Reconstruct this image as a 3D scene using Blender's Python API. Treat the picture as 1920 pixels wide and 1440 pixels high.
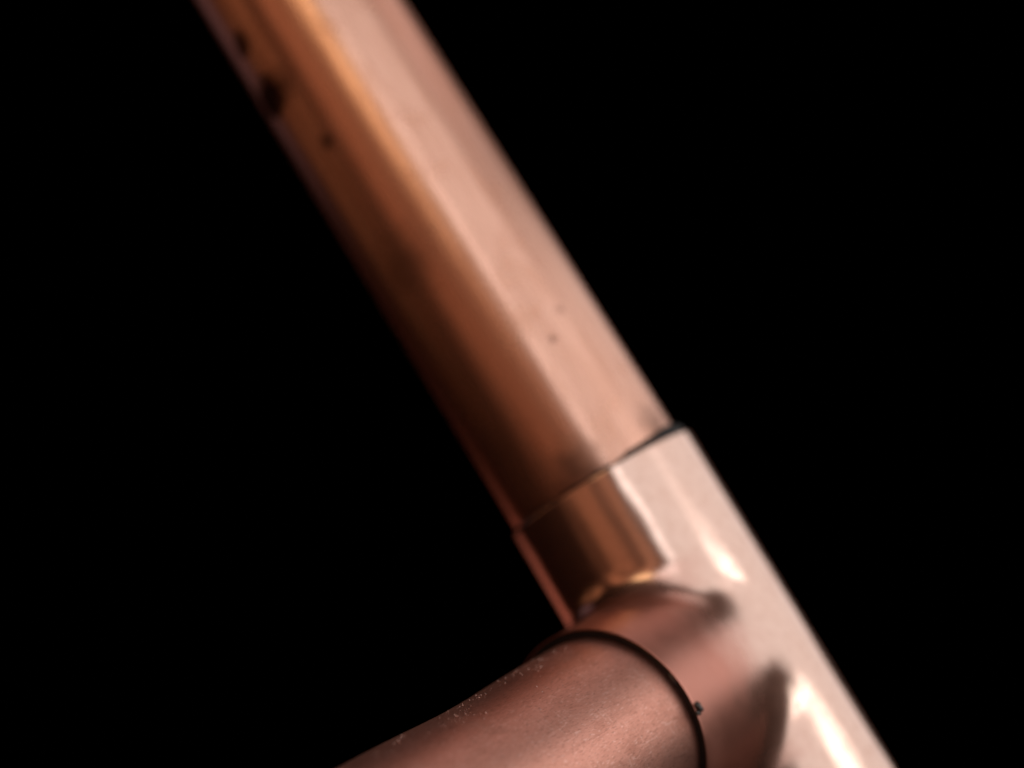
import bpy, math, random
import numpy as np
from mathutils import Matrix, Vector

# ------------------------------------------------------------------ frame of the place
# Metres.  The centre of the tee is the world origin; the camera looks along +Y.
R = 0.011                                  # radius of the copper pipe (22 mm pipe)
def w(v): return Vector((v[0], v[2], -v[1]))          # (right, down, forward) -> world
ANG, TILT, TH = 1.033, -0.169, 0.964
a_ = np.array([math.cos(ANG)*math.cos(TILT), math.sin(ANG)*math.cos(TILT), math.sin(TILT)])
e_ = np.array([-math.sin(ANG), math.cos(ANG), 0.0])
t_ = np.cross(a_, e_); t_ *= -np.sign(t_[2])
b_ = math.cos(TH)*e_ + math.sin(TH)*t_
P_ = np.array([2.094, 2.972, 17.819])
AX, EX, TX, BX = w(a_), w(e_), w(t_), w(b_)          # run (down), sideways, to camera, branch
H_BR, H_RUN = 2.163, 2.262                           # socket lengths in pipe radii
RT, RT_BR, BORE_RUN, BORE_BR = 1.085, 1.075, 1.040, 1.063

scene = bpy.context.scene
for o in list(bpy.data.objects): bpy.data.objects.remove(o)
C = scene.collection

# ------------------------------------------------------------------ camera
cam = bpy.data.cameras.new('camera'); camo = bpy.data.objects.new('camera', cam); C.objects.link(camo)
camo.location = -w(P_)*R
camo.rotation_euler = (math.radians(90), 0, 0)
cam.sensor_width = 36; cam.lens = 3200/1920*36
cam.clip_start = 0.01; cam.clip_end = 20
cam.dof.use_dof = True
cam.dof.focus_distance = (P_[2] + 3.3*b_[2] - 0.5)*R
cam.dof.aperture_fstop = 10.0
cam.dof.aperture_blades = 0
scene.camera = camo

# ------------------------------------------------------------------ world: a dark studio
wd = bpy.data.worlds.new('World'); scene.world = wd; wd.use_nodes = True
wd.node_tree.nodes['Background'].inputs[0].default_value = (0, 0, 0, 1)
wd.node_tree.nodes['Background'].inputs[1].default_value = 0.0

# ------------------------------------------------------------------ studio lamps
def lamp(name, ang, elev, dist, wide, tall, radiance, col, feather=(.15, .15, .15, .15), patchy=0.0):
    """upright area lamp `dist` metres from the run pipe's axis, `ang` degrees round it from the
    camera (positive to the right), its centre `elev` degrees up along the pipe"""
    A, E = math.radians(ang), math.radians(elev)
    z = TX*math.cos(A) - EX*math.sin(A); d = z - AX*math.tan(E)
    l = bpy.data.lights.new(name, 'AREA'); l.shape = 'RECTANGLE'; l.size = wide; l.size_y = tall
    l.energy = radiance*math.pi*wide*tall; l.color = col
    # the diffuser is brightest inside and falls off to its left, right, bottom and top edges
    l.use_nodes = True; nt = l.node_tree; em = nt.nodes['Emission']
    N = lambda t: nt.nodes.new(t)
    geo = N('ShaderNodeNewGeometry'); sep = N('ShaderNodeSeparateXYZ'); nt.links.new(geo.outputs['Parametric'], sep.inputs[0])
    acc = None
    def mul(a, b):
        m = N('ShaderNodeMath'); m.operation = 'MULTIPLY'; nt.links.new(a, m.inputs[0]); nt.links.new(b, m.inputs[1]); return m.outputs[0]
    for axis, at, wd_ in ((0, 0, feather[0]), (0, 1, -feather[1]), (1, 0, feather[2]), (1, 1, -feather[3])):
        if not wd_: continue
        r = N('ShaderNodeMapRange'); r.interpolation_type = 'SMOOTHSTEP'
        nt.links.new(sep.outputs[axis], r.inputs[0])
        r.inputs[1].default_value = min(at, at+wd_); r.inputs[2].default_value = max(at, at+wd_)
        if wd_ < 0: r.inputs[3].default_value = 1; r.inputs[4].default_value = 0
        acc = r.outputs[0] if acc is None else mul(acc, r.outputs[0])
    if patchy:
        tx = N('ShaderNodeTexNoise'); tx.inputs['Scale'].default_value = patchy; tx.inputs['Detail'].default_value = 2
        nt.links.new(geo.outputs['Parametric'], tx.inputs['Vector'])
        r = N('ShaderNodeMapRange'); nt.links.new(tx.outputs[0], r.inputs[0])
        r.inputs[1].default_value = .32; r.inputs[2].default_value = .66; r.inputs[3].default_value = .2; r.inputs[4].default_value = 1.35
        acc = mul(acc, r.outputs[0]) if acc else r.outputs[0]
    if acc: nt.links.new(acc, em.inputs['Strength'])
    o = bpy.data.objects.new(name, l); C.objects.link(o)
    y = -AX; x = y.cross(z)
    m = Matrix((x, y, z)).transposed().to_4x4(); m.translation = d*dist
    o.matrix_world = m
    return o
WHITE = (1.0, 0.95, 0.92)
lamp('softbox',       48, 12, 0.40, 0.60, 0.66, 1.02, WHITE, (.26, .30, .12, .25))
lamp('side_softbox', 106,2.6, 1.00, 1.95, 0.76, 1.00, WHITE, (.33, .12, .23, .25))
lamp('added_upper_panel', 102,49, 0.15, 0.165, 0.15, 0.66, (1.0, 0.80, 0.75), (.25, .12, .25, .12))  # added panel, placed so that mainly the upper run pipe reflects it
lamp('strip_light',   20, 20, 0.36, 0.08, 0.27, 1.90, (1.0, 0.98, 0.98), (.40, .40, .2, .3), 6)
lamp('small_strip',   76,-14, 0.36, 0.26, 0.16, 2.20, (1.0, 0.98, 0.92), (.48, .48, .3, .3), 7)
lamp('bulb',          74,  1, 0.36, 0.24, 0.030, 4.20, (1.0, 0.98, 0.94), (.48, .48, .48, .48), 5)
lamp('top_lamp',     150, 47, 0.40, 0.32, 0.32, 0.75, (1.0, 0.84, 0.86), (.3, .3, .3, .3))
lamp('golden_lamp',    3, 32, 0.36, 0.20, 0.24, 2.00, (1.0, 0.76, 0.42), (.48, .48, .6, .2))
lamp('added_warm_light',      3, 13, 0.40, 0.16, 0.44, 0.22, (1.0, 0.50, 0.28), (.5, .15, .60, .2), 4)  # added warm lights, standing in for the reflection of an unseen brown surface
lamp('added_warm_light',    -24, 14, 0.40, 0.60, 0.52, 0.29, (1.0, 0.40, 0.20), (.35, .22, .60, .2), 4)
lamp('added_warm_light',    -22, 36, 0.40, 0.50, 0.26, 0.30, (1.0, 0.42, 0.20), (.4, .3, .5, .2), 3)
lamp('added_warm_light',    -84, 34, 0.43, 0.46, 0.40, 0.28, (1.0, 0.42, 0.20), (.3, .3, .5, .2), 3)
lamp('rim_lamp',    -145, -4, 0.45, 0.25, 0.26, 0.50, (1.0, 0.30, 0.20), (.1, .25, .2, .35))
lamp('rim_lamp',    -130, 36, 0.40, 0.26, 0.24, 0.13, (1.0, 0.60, 0.66), (.3, .3, .4, .2))

vs = scene.view_settings
scene.view_settings.view_transform = 'Standard'; vs.look = 'None'; vs.exposure = 0; vs.gamma = 1
vs.use_curve_mapping = False
scene.render.engine = 'CYCLES'

# ------------------------------------------------------------------ materials
class NT:
    def __init__(s, name):
        s.m = bpy.data.materials.new(name); s.m.use_nodes = True
        s.t = s.m.node_tree; s.b = s.t.nodes['Principled BSDF']
        s.co = s.t.nodes.new('ShaderNodeTexCoord').outputs['Object']
    def n(s, ty, **k):
        x = s.t.nodes.new(ty)
        for a, v in k.items(): setattr(x, a, v)
        return x
    def l(s, o, i): s.t.links.new(o, i)
    def val(s, sock, v):
        if hasattr(v, 'links') or hasattr(v, 'is_output'): s.l(v, sock)
        else: sock.default_value = v
    def math(s, op, x, y=0.0, z=0.0, clamp=False):
        n = s.n('ShaderNodeMath', operation=op, use_clamp=clamp)
        for i, v in enumerate((x, y, z)): s.val(n.inputs[i], v)
        return n.outputs[0]
    def scale(s, v, co=None):
        n = s.n('ShaderNodeMapping'); n.inputs['Scale'].default_value = v; s.l(co or s.co, n.inputs[0]); return n.outputs[0]
    def noise(s, scale, detail=3, rough=.5, co=None, dist=0.0):
        n = s.n('ShaderNodeTexNoise'); n.inputs['Scale'].default_value = scale
        n.inputs['Detail'].default_value = detail; n.inputs['Roughness'].default_value = rough
        n.inputs['Distortion'].default_value = dist
        s.l(co or s.co, n.inputs['Vector']); return n.outputs[0]
    def ramp(s, x, lo, hi, a=0.0, b=1.0):
        n = s.n('ShaderNodeMapRange', interpolation_type='SMOOTHSTEP')
        for i, v in enumerate((x, lo, hi, a, b)): s.val(n.inputs[i], v)
        return n.outputs[0]
    def mix(s, f, x, y):
        n = s.n('ShaderNodeMix', data_type='RGBA')
        s.val(n.inputs[0], f); s.val(n.inputs[6], x); s.val(n.inputs[7], y); return n.outputs[2]
    def dist(s, p):
        n = s.n('ShaderNodeVectorMath', operation='DISTANCE'); s.l(s.co, n.inputs[0]); n.inputs[1].default_value = p
        return n.outputs['Value']
    def bump(s, h, strength, distance, normal=None):
        n = s.n('ShaderNodeBump'); n.inputs['Strength'].default_value = strength
        n.inputs['Distance'].default_value = distance; s.l(h, n.inputs['Height'])
        if normal: s.l(normal, n.inputs['Normal'])
        return n.outputs[0]

def copper(name, base, dark, rough, stains=(), streak=(1, 1, 1), grain=0.0, wave=0.0, specks=0.0, rough_var=.06, haze=0.0, brushed=None, mottle=1.0, wscale=110, fine=0.0):
    s = NT(name)
    s.b.inputs['Metallic'].default_value = 1
    sc = s.scale(streak)
    blot = s.ramp(s.noise(160, 4, .6, dist=.4), .50, .78)
    lines = s.noise(900, 3, .6, sc)
    tint = s.math('ADD', s.math('MULTIPLY', blot, .35*mottle), s.math('MULTIPLY', s.ramp(lines, .45, .75), .30*mottle))
    col = s.mix(tint, (*base, 1), (*dark, 1))
    r = s.math('ADD', rough, s.math('MULTIPLY', s.math('SUBTRACT', lines, .5), rough_var))
    r = s.math('ADD', r, s.math('MULTIPLY', blot, rough_var))
    if fine:                                      # salt-and-pepper grain of a rubbed, oxidised surface
        g_ = s.noise(6500, 2, .7, sc)
        col = s.mix(s.math('MULTIPLY', s.ramp(g_, .5, .72), fine), col, (.34, .12, .085, 1))
        col = s.mix(s.math('MULTIPLY', s.ramp(s.noise(5200, 2, .6, sc), .56, .74), fine), col, (.98, .66, .58, 1))
        sx_ = s.ramp(s.noise(1500, 3, .7, s.scale((3.5, .22, .22))), .54, .68)      # fine scratches round the pipe
        col = s.mix(s.math('MULTIPLY', sx_, s.math('MULTIPLY', s.ramp(s.noise(260, 2), .45, .6), .28)), col, (.99, .72, .63, 1))
    if brushed:                                   # cleaned socket mouth rubbed dull; its darker colour paints in dark reflections
        sx = s.n('ShaderNodeSeparateXYZ'); s.l(s.co, sx.inputs[0])
        f = s.ramp(s.math('ADD', sx.outputs[0], s.math('MULTIPLY', s.math('SUBTRACT', s.noise(300, 3), .5), .006)), brushed[0], brushed[1])
        f = s.math('MULTIPLY', f, s.ramp(s.math('ABSOLUTE', sx.outputs[2]), 1.05*R, 1.22*R, 1, 0))
        r = s.math('ADD', r, s.math('MULTIPLY', f, brushed[2]))
        col = s.mix(f, col, (*brushed[3], 1))
    smask = None
    for p, rad, amt, sc_ in stains:              # tarnish spots with their own ragged outline
        d = s.math('DIVIDE', s.dist(p), rad)
        d = s.math('ADD', d, s.math('MULTIPLY', s.math('SUBTRACT', s.noise(sc_/rad, 3, .6), .5), 1.3))
        f = s.math('MULTIPLY', s.ramp(d, .55 if amt > .6 else -.1, 1.15 if amt > .6 else 1.5, 1, 0), amt)
        col = s.mix(f, col, (.018, .008, .006, 1))
        smask = f if smask is None else s.math('MAXIMUM', smask, f)
        r = s.math('ADD', r, s.math('MULTIPLY', f, .3))
    if specks:
        v = s.n('ShaderNodeTexVoronoi'); v.inputs['Scale'].default_value = 2600; s.l(s.co, v.inputs['Vector'])
        m = s.math('MULTIPLY', s.ramp(v.outputs['Distance'], .13, .22, 1, 0), s.ramp(s.noise(220, 2), .52, .66))
        sep = s.n('ShaderNodeSeparateColor'); s.l(v.outputs['Color'], sep.inputs[0])
        m = s.math('MULTIPLY', m, s.ramp(sep.outputs[0], .5, .6))
        m = s.math('MULTIPLY', m, specks)
        col = s.mix(m, col, (.62, .50, .46, 1))
        s.l(s.math('SUBTRACT', 1.0, m), s.b.inputs['Metallic'])
    s.l(col, s.b.inputs['Base Color'])
    s.l(s.math('MAXIMUM', r, .03), s.b.inputs['Roughness'])
    nrm = None
    if wave: nrm = s.bump(s.noise(wscale, 2, .5, s.scale((1, 1, .35))), wave, .0006)
    if grain:
        nrm = s.bump(s.noise(5000, 3, .7, sc), grain, .00005, nrm)
        nrm = s.bump(s.noise(9000, 2, .6), grain*.6, .00004, nrm)
    if nrm: s.l(nrm, s.b.inputs['Normal'])
    if haze:                                      # fine tarnish: a wide second lobe over the polish
        p2 = s.n('ShaderNodeBsdfPrincipled'); p2.inputs['Metallic'].default_value = 1
        p2.inputs['Roughness'].default_value = .58
        s.l(s.mix(.6, col, (.60, .20, .10, 1)), p2.inputs['Base Color'])
        if nrm: s.l(nrm, p2.inputs['Normal'])
        mx = s.n('ShaderNodeMixShader'); s.l(s.math('ADD', haze, s.math('MULTIPLY', s.math('SUBTRACT', lines, .5), .35*mottle)), mx.inputs[0])
        s.l(s.b.outputs[0], mx.inputs[1]); s.l(p2.outputs[0], mx.inputs[2])
        out = mx.outputs[0]
        if smask:                                  # crusted tarnish is dull, not metal
            df = s.n('ShaderNodeBsdfDiffuse'); df.inputs[0].default_value = (.02, .009, .007, 1)
            m2 = s.n('ShaderNodeMixShader'); s.l(smask, m2.inputs[0]); s.l(out, m2.inputs[1]); s.l(df.outputs[0], m2.inputs[2]); out = m2.outputs[0]
        s.l(out, s.t.nodes['Material Output'].inputs['Surface'])
    return s.m

BASE, DARK = (.82, .47, .36), (.50, .22, .13)
# stain positions are in the tee's own axes (x branch, z up the run), metres
def on_run(deg, z, rad=1.0):
    """point on the run pipe: deg from the side facing the camera, positive to the right"""
    k = math.radians(deg); d = TX*math.cos(k) - EX*math.sin(k)
    v = INV @ d; v.z = 0; v.normalize()
    q = v*rad + run_shift(z)
    return (q.x*R, q.y*R, z*R)
ROOT_M = Matrix((BX, (-AX).cross(BX), -AX)).transposed()
INV = ROOT_M.inverted()

PA, PT, OFF = -.013, -.020, .034                     # how askew the run pipe stands in its socket
el = INV @ EX; tl = INV @ TX
def run_shift(z):
    q = el*(OFF-PA*(z-H_RUN)) - tl*(PT*(z-H_RUN)); q.z = 0; return q
M_RUN = copper('drawn_copper', (.82, .50, .39), (.50, .22, .12), .25, streak=(1, 1, .12), wave=.09, grain=.10, haze=.34, mottle=.9, stains=[
    (on_run(-57, 7.62), .0030, .88, 1.6), (on_run(-53, 8.28), .0019, .62, 1.8), (on_run(-33, 6.78), .0011, .6, 1.2),
    (on_run(-40, 7.6), .0022, .4, 1.2), (on_run(-30, 5.2), .004, .3, 1.6), (on_run(37, 3.95), .0006, .25, 1.2), (on_run(22, 3.7), .0005, .4, 1.2),
    (on_run(56, 2.45), .0026, .34, 1.5), (on_run(-8, 2.4), .0034, .50, 1.5)])
M_TEE = copper('polished_copper_fitting', (.87, .645, .555), (.58, .30, .20), .12, wave=.42, grain=.05, rough_var=.08, haze=.25, mottle=.45, wscale=150,
    brushed=(.38*R, 1.55*R, .26, (.60, .275, .22)))
M_BR = copper('brushed_copper', (.74, .355, .275), (.46, .20, .14), .45, streak=(.25, 1, 1), grain=.45, specks=0, fine=.5, rough_var=.14)
s = NT('grey_solder'); s.b.inputs['Metallic'].default_value = .8
s.b.inputs['Base Color'].default_value = (.10, .09, .085, 1); s.b.inputs['Roughness'].default_value = .42
s.l(s.bump(s.noise(3000, 3), .4, .0001), s.b.inputs['Normal']); M_SOL = s.m
s = NT('dust'); s.b.inputs['Roughness'].default_value = .9
s.l(s.mix(s.noise(4000, 2), (.44, .26, .22, 1), (.66, .50, .46, 1)), s.b.inputs['Base Color']); M_DUST = s.m
s = NT('black_shade_flux'); s.b.inputs['Roughness'].default_value = .6  # near-black fill for the shade in the gaps, with flux residue
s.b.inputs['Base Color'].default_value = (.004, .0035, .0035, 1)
s.l(s.bump(s.noise(2500, 3), .5, .0001), s.b.inputs['Normal']); M_GAP_SHADE = s.m

# ------------------------------------------------------------------ mesh helpers
def obj(name, verts, faces, mat, parent, smooth=True):
    me = bpy.data.meshes.new(name); me.from_pydata([tuple(v) for v in verts], [], [tuple(f) for f in faces])
    if smooth: me.polygons.foreach_set('use_smooth', [True]*len(me.polygons))
    me.materials.append(mat); me.update()
    o = bpy.data.objects.new(name, me); C.objects.link(o); o.parent = parent
    return o

def tube(profile, seg, place, close=True):
    """lathe a closed (radius, along) profile; place(radius, angle, along) -> xyz"""
    V, F = [], []; n = len(profile)
    for i in range(seg):
        k = 2*math.pi*i/seg
        for r, s in profile: V.append(place(r, k, s))
    for i in range(seg):
        j = (i+1) % seg
        for q in range(n):
            p = (q+1) % n
            F.append((i*n+q, j*n+q, j*n+p, i*n+p))
    return V, F

def pipe_profile(s0, s1, wall=.085, step=.12):
    """hollow pipe with softened ends, in pipe radii"""
    c = .018; n = max(2, int((s1-s0)/step))
    out = [(1-wall+c, s0), (1-c, s0), (1-c*.3, s0+c*.3), (1, s0+c)]
    out += [(1, s0+c+(s1-s0-2*c)*i/n) for i in range(1, n)]
    out += [(1, s1-c), (1-c*.3, s1-c*.3), (1-c, s1), (1-wall+c, s1), (1-wall, s1-c), (1-wall, s0+c)]
    return out

# ------------------------------------------------------------------ the joint
root = bpy.data.objects.new('copper_pipe_joint', None); C.objects.link(root)
root.empty_display_size = .02
root.matrix_world = ROOT_M.to_4x4()
root['label'] = 'copper pipe tee joint with one pipe rising and one reaching toward the viewer'
root['category'] = 'pipe joint'

# --- tee fitting: filleted union of the two socket tubes, drawn as an iso-surface
def smin(x, y, k):
    k = np.maximum(k, 1e-6)
    h = np.maximum(k-np.abs(x-y), 0)/k
    return np.minimum(x, y) - h*h*k*.25
def smax(x, y, k): return -smin(-x, -y, k)
def tee(p):
    x, y, z = p[..., 0], p[..., 1], p[..., 2]
    rr = np.sqrt(x*x+y*y)+1e-9; rb = np.sqrt(y*y+z*z)+1e-9
    dr = rr-RT; db = np.maximum(rb-RT_BR, -x)
    dot = np.clip(y*y/(rr*rb), 0, 1)
    body = smin(dr, db, .34*(1-dot)**.45)
    body = np.maximum(body, np.abs(z)-(H_RUN-.13))
    return np.maximum(body, x-(H_BR-.13))
def surface(f, lo, hi, h):
    n = [int(round((b-a)/h))+1 for a, b in zip(lo, hi)]
    ax = [lo[i]+h*np.arange(n[i]) for i in range(3)]
    g = np.stack(np.meshgrid(*ax, indexing='ij'), -1)
    v = f(g); ins = v < 0
    cells = [m-1 for m in n]
    cnt = np.zeros(cells, int); acc = np.zeros(cells+[3])
    base = np.stack(np.meshgrid(*[np.arange(c) for c in cells], indexing='ij'), -1).astype(float)
    cor = [(i, j, k) for i in (0, 1) for j in (0, 1) for k in (0, 1)]
    sl = lambda c: tuple(slice(c[q], c[q]+cells[q]) for q in range(3))
    for ia, A in enumerate(cor):
        for B in cor[ia+1:]:
            if sum(abs(A[q]-B[q]) for q in range(3)) != 1: continue
            va, vb = v[sl(A)], v[sl(B)]; m = (va < 0) != (vb < 0)
            t = np.where(m, va/np.where(m, va-vb, 1), 0)
            pa, pb = np.array(A, float), np.array(B, float)
            acc += np.where(m[..., None], pa+t[..., None]*(pb-pa), 0); cnt += m
    act = cnt > 0
    idx = -np.ones(cells, int); idx[act] = np.arange(act.sum())
    V = (base[act]+acc[act]/cnt[act][:, None])*h+np.array(lo)
    for _ in range(5):                                   # pull onto the exact surface
        d = 1e-4; fv = f(V); G = np.zeros_like(V)
        for q in range(3):
            dv = np.zeros(3); dv[q] = d; G[:, q] = (f(V+dv)-f(V-dv))/(2*d)
        gg = np.maximum((G*G).sum(1), .05)
        V -= np.clip(fv/gg, -h*.4, h*.4)[:, None]*G
    F = []
    for q in range(3):
        u, s_ = (q+1) % 3, (q+2) % 3
        A = ins; B = np.roll(ins, -1, q)
        m = A != B
        ii = np.argwhere(m)
        ok = (ii[:, q] < n[q]-1) & (ii[:, u] > 0) & (ii[:, s_] > 0) & (ii[:, u] < n[u]-1) & (ii[:, s_] < n[s_]-1)
        ii = ii[ok]
        def c(du, ds):
            k = ii.copy(); k[:, u] += du; k[:, s_] += ds
            return idx[k[:, 0], k[:, 1], k[:, 2]]
        quad = np.stack([c(-1, -1), c(0, -1), c(0, 0), c(-1, 0)], 1)
        flip = ~ins[ii[:, 0], ii[:, 1], ii[:, 2]]
        quad[flip] = quad[flip][:, ::-1]
        F.append(quad)
    return V, np.concatenate(F)
V, F = surface(tee, (-1.2, -1.2, -2.56), (2.20, 1.2, 2.56), .035)
tee_o = obj('tee_fitting', V*R, F.tolist(), M_TEE, root)
tee_o['label'] = 'shiny copper tee fitting with a rounded collar at each mouth'
def collar(h, rad, bore, lip, place):
    o = rad+.0005; q = o-bore-.004
    prof = [(bore, h-.30), (o, h-.30), (o, h-.299), (o, h-lip-.02), (o, h-lip)]
    prof += [(o-q*(1-math.cos(k)), h-lip*(1-math.sin(k))) for k in (.3, .6, .9, 1.2, 1.45)]
    prof += [(bore+.002, h), (bore, h-.003), (bore, h-.15)]
    V, F = tube(prof, 224, place); return obj('collar', V, F, M_TEE, tee_o)
collar(H_RUN, RT, BORE_RUN, .02, lambda r, k, s: (r*math.cos(k)*R, r*math.sin(k)*R, s*R))
collar(H_RUN, RT, BORE_RUN, .02, lambda r, k, s: (r*math.cos(k)*R, -r*math.sin(k)*R, -s*R))
collar(H_BR, RT_BR, BORE_BR, .02, lambda r, k, s: (s*R, r*math.cos(k)*R, r*math.sin(k)*R))

# --- run pipe: stands a little askew in its socket, leaving a dark wedge on the right
def run_place(sign):
    def f(r, k, s):
        z = s*sign
        sh = run_shift(z) if sign > 0 else Vector((0, 0, 0))
        return (r*math.cos(k)*R+sh.x*R, r*math.sin(k)*R*sign+sh.y*R, z*R)
    return f
V, F = tube(pipe_profile(2.0, 13.0, step=.4), 160, run_place(1))
up = obj('straight_pipe', V, F, M_RUN, root)
up['label'] = 'long straight copper pipe with a few dark tarnish spots'
V, F = tube(pipe_profile(2.0, 9.0, step=.4), 160, run_place(-1))
obj('straight_pipe', V, F, M_RUN, root)

# --- branch pipe: brushed, with a shallow hollow along its upper side
def br_place(r, k, s):
    up_ = math.cos(k)                                     # k = 0 is the side up the run
    d = .030*math.exp(-((s-3.9)/.75)**2)*max(0, up_)**2 if r > .95 else 0
    rr = (r*.980-d)*R
    return (s*R, -math.sin(k)*rr*-1, math.cos(k)*rr)
V, F = tube(pipe_profile(1.9, 8.2, step=.08), 224, br_place)
F = [f[::-1] for f in F]
br = obj('branch_pipe', V, F, M_BR, root)
br['label'] = 'brushed dusty copper pipe reaching toward the viewer'

# --- black ring painting in the shade of the branch seam, plus flux residue
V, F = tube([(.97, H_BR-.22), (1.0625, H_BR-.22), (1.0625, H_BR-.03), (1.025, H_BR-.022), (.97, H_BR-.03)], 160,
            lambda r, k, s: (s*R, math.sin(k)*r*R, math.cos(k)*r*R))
fl = obj('gap_shade_flux', V, F, M_GAP_SHADE, root)
fl['label'] = 'black fill for the shade and flux in the branch pipe seam'
# black crescent put in for the shade at the run collar, with flux residue
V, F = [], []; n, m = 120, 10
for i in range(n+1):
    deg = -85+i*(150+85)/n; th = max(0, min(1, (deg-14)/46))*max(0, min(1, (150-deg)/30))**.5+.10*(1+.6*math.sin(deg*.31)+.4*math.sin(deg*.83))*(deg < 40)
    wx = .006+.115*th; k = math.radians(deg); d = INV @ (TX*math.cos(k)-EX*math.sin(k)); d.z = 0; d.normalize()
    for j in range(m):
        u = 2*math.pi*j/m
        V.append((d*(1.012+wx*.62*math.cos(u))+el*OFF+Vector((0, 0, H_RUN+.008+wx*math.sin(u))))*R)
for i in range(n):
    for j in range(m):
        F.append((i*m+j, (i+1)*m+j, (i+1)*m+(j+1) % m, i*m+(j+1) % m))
obj('gap_shade_flux', V, F, M_GAP_SHADE, root)

# --- a curl of grey solder on the collar and a fleck in the seam
SY = 1 if (ROOT_M.col[1]).dot(TX) > 0 else -1
def on_branch(deg, s, r=1.0):
    k = math.radians(deg); return Vector((s, SY*r*math.sin(k), r*math.cos(k)))*R
def blob(name, c, rx, seed, squash=(1, 1, 1)):
    rnd = random.Random(seed); V, F = [], []; nu, nv = 14, 9
    ph = [rnd.uniform(0, 6.28) for _ in range(4)]
    for j in range(nv+1):
        th = math.pi*j/nv
        for i in range(nu):
            k = 2*math.pi*i/nu
            q = 1+.22*math.sin(2*k+ph[0])*math.sin(th)+.16*math.sin(3*k+2*th+ph[1])+.1*math.sin(5*th+ph[2])
            V.append(c+Vector((math.sin(th)*math.cos(k)*squash[0], math.sin(th)*math.sin(k)*squash[1], math.cos(th)*squash[2]))*rx*q)
    for j in range(nv):
        for i in range(nu):
            F.append((j*nu+i, j*nu+(i+1) % nu, (j+1)*nu+(i+1) % nu, (j+1)*nu+i))
    return V, F
V, F = blob('b', on_branch(98, H_BR-.035, 1.10), .032*R, 4, (.9, 1, 1.5))
V2, F2 = blob('b', on_branch(100.5, H_BR-.01, 1.085), .022*R, 7, (1.2, 1, 1))
sb = obj('solder_bead', V+V2, F+[tuple(q+len(V) for q in f) for f in F2], M_SOL, root)
sb['label'] = 'tiny grey bead of solder on the edge of the branch seam'
V, F = blob('b', on_branch(80, H_BR-.02, 1.03), .022*R, 9, (.8, 1, 2.6))
obj('solder_bead', V, F, M_SOL, root)

# --- dust caught along the top of the branch pipe
rnd = random.Random(11); V, F = [], []
clusters = [(rnd.gauss(3.9, .9), rnd.gauss(20, 7), rnd.uniform(.06, .35)) for _ in range(26)] + [(3.6, 45, 1.0)]*3
for _ in range(330):
    cl = clusters[int(rnd.random()**1.6*len(clusters))]; s = rnd.gauss(cl[0], cl[2])
    if s < 2.25: continue
    deg = rnd.gauss(cl[1], cl[2]*22)
    k = math.radians(deg); d = .030*math.exp(-((s-3.9)/.75)**2)*max(0, math.cos(k))**2
    c = on_branch(deg, s, .982-d); r = R*(.002+.007*rnd.random()**2.5)
    i0 = len(V)
    for q in ((1, 0, 0), (-1, 0, 0), (0, 1, 0), (0, -1, 0), (0, 0, 1), (0, 0, -1)):
        V.append(c+Vector(q)*r*rnd.uniform(.6, 1.5))
    for x in (0, 1):
        for y in (2, 3):
            for z in (4, 5):
                f = (i0+x, i0+y, i0+z); F.append(f if (x+y+z) % 2 else f[::-1])
du = obj('dust', V, F, M_DUST, root, smooth=False); du['kind'] = 'stuff'
